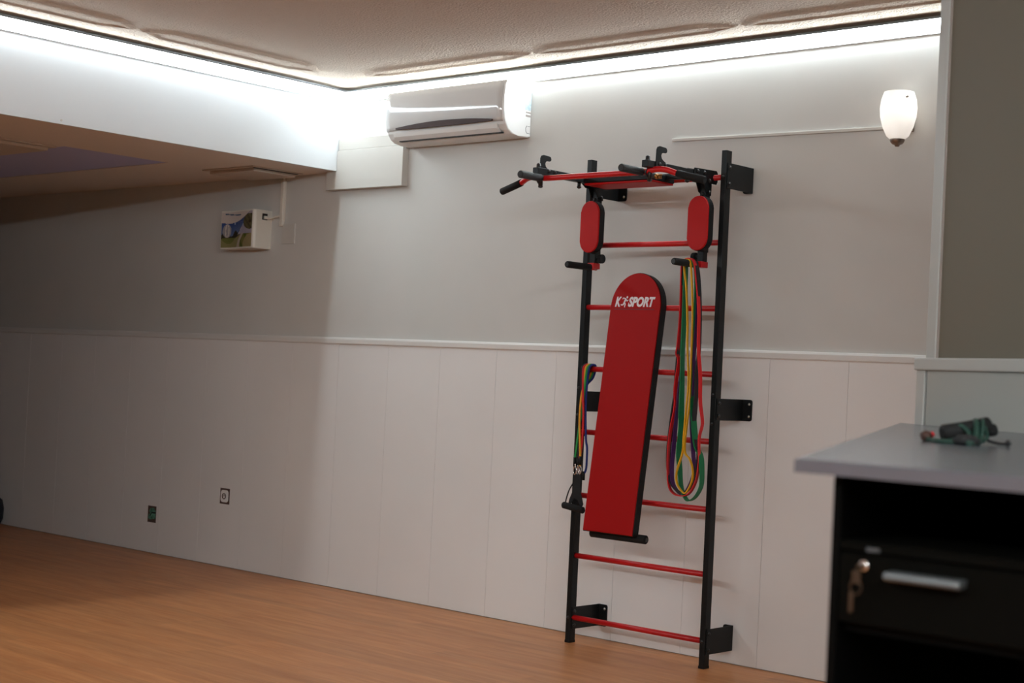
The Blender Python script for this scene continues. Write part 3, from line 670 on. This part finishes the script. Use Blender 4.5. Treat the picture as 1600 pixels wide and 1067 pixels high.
# printed landscape on the wavy front
pm = bpy.data.materials.new('landscape_print'); pm.use_nodes = True
n, l = pm.node_tree.nodes, pm.node_tree.links; bs = n['Principled BSDF']; bs.inputs['Roughness'].default_value = .45
vc = n.new('ShaderNodeVertexColor'); vc.layer_name = 'print'; l.new(vc.outputs[0], bs.inputs['Base Color'])
M['print'] = pm
def pic(u, v):
    """landscape print, u right v up in 0..1"""
    white = (.62, .55, .51); tree = (.035, .030, .018)
    edge = .70 + .02 * u + .33 * u * u - .06 * math.sin(PI * u * 1.0)
    c = white
    if v < edge: k = max(0, min(1, (edge - v) / .4)); c = (.03 + .10 * k, .07 + .12 * k, .24 + .10 * k)
    if abs(v - (.955 - .10 * u + .12 * (u - .3) ** 2)) < .014 and .08 < u < .6: c = (.07, .13, .22)
    if v < .36 + .05 * math.sin(17 * u) + .09 * math.exp(-((u - .40) / .06) ** 2): c = tree
    if v < .255 + .02 * math.sin(7 * u): c = (.17, .18, .045)
    low = .23 - .13 * math.sin(PI * min(1, u / .40)) + .62 * max(0, u - .34) ** 1.1
    if v < low: c = (.27, .245, .10)
    if v > .37 and v < .37 + 1.5 * (u - .52) and u > .52: c = (.36, .34, .42)
    if abs(v - (.37 + 1.5 * (u - .52))) < .016 and u > .50: c = (.50, .46, .44)
    d = ((u - .93) / .22) ** 2 + ((v - .71) / .22) ** 2
    if d < 1: c = (.13, .11, .05) if math.sin(40 * u + 31 * v) > -.1 else (.07, .06, .03)
    if d < .04: c = (.03, .02, .01)
    if v < .37 and u > .60: c = (.20, .19, .05) if math.sin(26 * u + 9 * v) > -.5 else (.09, .12, .02)
    if ((u - 1.02) / .30) ** 2 + ((v - .06) / .32) ** 2 < 1: c = (.32, .26, .13)
    if v < .40 and abs(u - (.52 + 1.1 * v * v)) < .045: c = (.46, .40, .35)
    e = ((u - .15) / .12) ** 2 + ((v - .47) / .19) ** 2
    if e < 1: c = (.34, .32, .33)
    if e < 1 and abs(abs(u - .15) - .045 * math.sqrt(max(0, 1 - ((v - .47) / .19) ** 2))) < .012: c = (.66, .60, .54)
    if .40 < u < .66 and abs(v - .70) < .010 and math.sin(90 * u) > 0: c = (.16, .20, .36)
    if abs(u - .385) < .018 and abs(v - .68) < .04: c = (.40, .46, .58)
    return c
NU, NV = 72, 56; b = BM(); cl = b.loops.layers.float_color.new('print')
G = [[b.verts.new((xa + .004 + (xb - .020 - xa - .004) * i / NU, wav(i / NU * 1.0) - .0008, 1.886 + .208 * j / NV)) for j in range(NV + 1)] for i in range(NU + 1)]
for i in range(NU):
    for j in range(NV):
        f = b.faces.new((G[i][j], G[i + 1][j], G[i + 1][j + 1], G[i][j + 1])); c = pic((i + .5) / NU, (j + .5) / NV)
        for lp in f.loops: lp[cl] = (*c, 1)
link('landscape_picture', b, 'print', un)
b = BM(); box(b, xb - .001, xb + .001, -.072, -.034, 2.045, 2.082); link('socket_opening', b, 'slot', un)
b = BM(); box(b, xb, xb + .012, -.062, -.032, 2.050, 2.068, .002); link('plug', b, 'box', un)
link('power_cable', tube(BM(), spline([(xb + .01, -.045, 2.058), (xb + .03, -.035, 2.056), (xb + .06, -.025, 2.064), (-.510, -.016, 2.067), (-.500, -.012, 2.06)], 6), .006, 10), 'box', un)
b = BM(); box(b, -.506, -.478, -.022, 0, 2.008, 2.298, .004)
o = link('cable_conduit', b, 'box', None); tag(o, 'short vertical cable conduit running up to the low ceiling', 'conduit'); recenter(o)
b = BM(); box(b, -.492, -.381, -.009, 0, 1.908, 2.022, .001)
o = link('blank_plate', b, 'plate', None); tag(o, 'painted-over square blank plate below the vertical conduit', 'blank plate'); recenter(o)

def socket(loc, label, m_in, green):
    x0, x1, z0, z1 = loc; t = thing('wall_socket', label, 'socket', ((x0 + x1) / 2, 0, (z0 + z1) / 2))
    link('hole', box(BM(), x0, x1, -.0078, -.0004, z0, z1), 'hole', t)
    cx, cz = (x0 + x1) / 2, (z0 + z1) / 2
    if not green:
        P = []
        for k, (sx, sz) in enumerate(((1, 1), (-1, 1), (-1, -1), (1, -1))):
            for q in range(5):
                a = math.radians(90 * k + 22.5 * q); P.append((cx + sx * .016 + .018 * math.cos(a), cz + sz * .018 + .018 * math.sin(a)))
        link('insert', prism(BM(), P, -.013, -.006, 'y', bev=.002), 'panel', t)
        b = BM(); lathe(b, [(.018, 0), (.018, -.003), (.013, -.003), (.013, 0)], (cx, -.0125, cz), 'y', 20); link('socket_ring', b, 'hole', t)
        b = BM(); lathe(b, [(.006, 0), (.006, -.002)], (cx, -.0128, cz + .004), 'y', 12); link('socket_core', b, 'joint', t)
    else:
        b = BM(); prism(b, [(x0 + .010, z0 + .022), (x0 + .030, z0 + .018), (x1 - .004, z0 + .026), (x1 - .006, z1 - .030), (x1 - .026, z1 - .010), (x0 + .030, z1 - .014), (x0 + .016, z1 - .034), (x0 + .034, z1 - .050), (x0 + .012, cz)], -.011, -.006, 'y', bev=.001); link('green_back_box', b, 'green_plate', t)
        b = BM(); box(b, x0 + .05, x1 - .003, -.0125, -.010, cz + .006, cz + .016); cyl(b, (x0 + .03, -.0125, cz - .012), (x0 + .05, -.0125, cz + .012), .003, 8); link('black_wire', b, 'slot', t)
    return t
socket((-.938, -.848, .370, .463), 'uncovered socket with round insert in the wainscot', 'panel', False)
socket((-1.655, -1.568, .190, .292), 'open socket hole showing its green back box', 'green', True)

def ceiling_vent(x0, x1, y0, y1, label, slots):
    t = thing('ceiling_vent', label, 'vent', ((x0 + x1) / 2, (y0 + y1) / 2, SZ))
    link('frame', box(BM(), x0, x1, y0, y1, SZ - .007, SZ, .002), 'vent', t)
    link('grille_panel', box(BM(), x0 + .03, x1 - .03, y0 + .03, y1 - .03, SZ - .024, SZ - .007, .004), 'vent', t)
    for q in slots: link('air_slot', box(BM(), *q, SZ - .0095, SZ - .006), 'slot', t)
ceiling_vent(-.745, -.285, -.405, -.045, 'flat square vent in the low ceiling near the back wall', [(-.311, -.291, -.385, -.075)])
ceiling_vent(-1.40, -.74, -1.95, -1.345, 'flat square vent in the low ceiling at the left frame edge', [(-1.33, -.86, -1.372, -1.352), (-1.33, -.80, -1.93, -1.912)])

b = BM(); lathe(b, [(.02, .001), (.085, .004), (.105, .05), (.108, .12), (.095, .18), (.05, .215), (.015, .225)], (-3.36, -.13, 0), 'z', 24)
o = link('equipment_bag', b, 'navy', None); tag(o, 'dark navy bag on the floor at the extreme left edge', 'bag'); recenter(o)

# ------------------------------------------------------------------ reception counter
ZC = 1.133
FL = Vector((5.479, -4.043)); BLc = Vector((4.262, -1.475)); 
e1 = Vector((4.352, -1.535)) - Vector((-dirv.y, dirv.x)).normalized() * .024
e2 = e1 + Vector((dirv.x, dirv.y)) * 2.0
poly = [FL, Vector((6.9, -4.043)), Vector((6.9, -3.07)), Vector((e2.x, e2.y)), Vector((e1.x - .02, e1.y + .012)), BLc]
ct = thing('counter', 'high reception counter with grey laminate top and black cabinet', 'counter', (5.9, -3.6, 0))
link('countertop', prism(BM(), [(p.x, p.y) for p in poly], ZC - .018, ZC, 'z', bev=.002), 'oak_counter', ct)
b = BM(); box(b, FL.x, 6.9, -4.045, -4.0425, ZC - .0178, ZC - .001); link('front_edge_band', b, 'counter_edge', ct)
CX0, CX1, CY0, CY1 = 5.521, 5.99, -4.015, -3.45
zb_ = ZC - .018
b = BM(); box(b, CX0, CX0 + .012, CY0, CY1, 0, zb_, .001); link('side_panel', b, 'black_board', ct)
b = BM(); box(b, CX1, CX1 + .012, CY0, CY1, 0, zb_, .001); link('side_panel', b, 'black_board', ct)
b = BM(); box(b, CX0 + .012, CX1, CY1 - .01, CY1, 0, zb_); link('back_panel', b, 'black_board', ct)
b = BM(); box(b, CX0 + .012, CX1, CY0 + .002, CY1 - .01, 1.020, 1.032, .001); link('shelf', b, 'drawer', ct)
b = BM(); b.free()
for z_ in (.915, .50, .05): link('inner_shelf', box(BM(), CX0 + .012, CX1, CY0 + .02, CY1 - .01, z_, z_ + .012), 'black_board', ct)
dr = link('drawer', box(BM(), CX0 + .014, CX1 - .002, CY0, CY0 + .016, .929, 1.017, .001), 'drawer', ct)
hb = BM(); HM = Matrix.Translation((5.609, CY0, .9965))
prism(hb, [(-.003, -.004), (-.020, -.006), (-.024, -.002), (-.022, .004), (0, .005)], 0, .101, 'x', HM, .0008)
link('handle', hb, 'alu', dr)
b = BM(); lathe(b, [(.0075, 0), (.0075, -.006), (.005, -.008)], (5.5715, CY0, 1.0035), 'y', 18); link('lock', b, 'chrome', dr)
kb = BM(); box(kb, 5.5705, 5.5725, CY0 - .022, CY0 - .006, .999, 1.005); box(kb, 5.566, 5.577, CY0 - .024, CY0 - .021, .982, .998, .001); link('key', kb, 'key_metal', dr)
link('key_ring', tube(BM(), [(5.571 + .008 * math.cos(2 * PI * i / 14), CY0 - .022, .978 + .010 * math.sin(2 * PI * i / 14)) for i in range(15)], .001, 6, False), 'key_metal', dr)
kb = BM(); box(kb, 5.562, 5.568, CY0 - .023, CY0 - .020, .945, .970, .001); link('spare_key', kb, 'key_metal', dr)
b = BM(); box(b, 5.572, 5.590, CY0 - .001, CY0 + .003, 1.0215, 1.0265); link('shelf_catch', b, 'grey_foam', ct)
b = BM(); lathe(b, [(.006, 0), (.006, -.004)], (5.80, CY1 - .12, 1.06), 'y', 12); link('niche_fitting', b, 'grey_foam', ct)
# hidden far support under the long top
b = BM(); box(b, 5.0, 5.018, -2.5, -2.1, 0, zb_); link('rear_support', b, 'black_board', ct)

# ------------------------------------------------------------------ tangle of cords on the counter
tg = thing('exercise_cords', 'tangled dark green exercise cords with dark handles on the counter', 'cords', (5.1, -2.75, ZC))
def dirc(px): return px
cR = Vector((.743, .668, 0)); cF = Vector((-.669, .743, 0))
O = Vector((5.14, -2.86, ZC)) - cF * .17 - cR * .060
def W(a, d, z): return O + cR * (a * .72) + cF * d + Vector((0, 0, z * .85))
link('foam_handle', tube(BM(), [W(-.045, .0, .020), W(-.04, .0, .022), W(.045, .02, .034), W(.088, .03, .043), W(.092, .03, .044)], [.010, .0165, .017, .017, .012], 18), 'foam', tg)
link('wooden_rod', tube(BM(), [W(.00, .05, .034), W(.035, .05, .041), W(.088, .05, .052)], .0075, 12), 'brown', tg)
link('orange_end', tube(BM(), [W(-.088, .03, .010), W(-.075, .03, .013), W(-.062, .03, .012)], [.008, .011, .008], 12), 'brown', tg)
link('red_bead', lathe(BM(), [(.001, -.006), (.006, 0), (.001, .006)], W(-.052, .05, .016), 'z', 12), 'rub_red', tg)
link('cord', tube(BM(), spline([W(-.075, .02, .006), W(-.055, -.03, .005), W(-.02, -.01, .008), W(-.035, .02, .02), W(.0, .0, .04), W(.02, -.02, .022), W(.0, -.04, .005), W(-.04, -.05, .005), W(-.07, -.02, .005)], 8), .0045, 8), 'cord_green', tg)
link('cord', tube(BM(), spline([W(.0, -.06, .006), W(.03, -.03, .008), W(.045, .0, .045), W(.05, .02, .05), W(.052, -.01, .02), W(.03, -.05, .006), W(-.01, -.09, .005), W(.005, -.07, .006)], 8), .006, 8), 'cord_green', tg)
link('cord', tube(BM(), spline([W(.052, -.02, .008), W(.062, .0, .048), W(.07, .02, .052), W(.07, -.01, .02), W(.05, -.03, .008)], 8), .0035, 8), 'cord_green', tg)
link('dark_pouch', lathe(BM(), [(.004, 0), (.022, .002), (.026, .010), (.016, .018), (.002, .020)], W(-.004, -.06, 0), 'z', 16), 'dark_cloth', tg)
link('strap', tube(BM(), spline([W(.05, .0, .02), W(.075, -.01, .010), W(.09, -.03, .006), W(.102, -.06, .006)], 8), .003, 8), 'dark_cloth', tg)
link('strap_bead', lathe(BM(), [(.001, -.006), (.0075, 0), (.001, .008)], W(.103, -.06, .007), 'z', 12), 'dark_cloth', tg)
link('side_grip', tube(BM(), [W(.085, .03, .030), W(.108, .035, .034)], .012, 12), 'foam', tg)
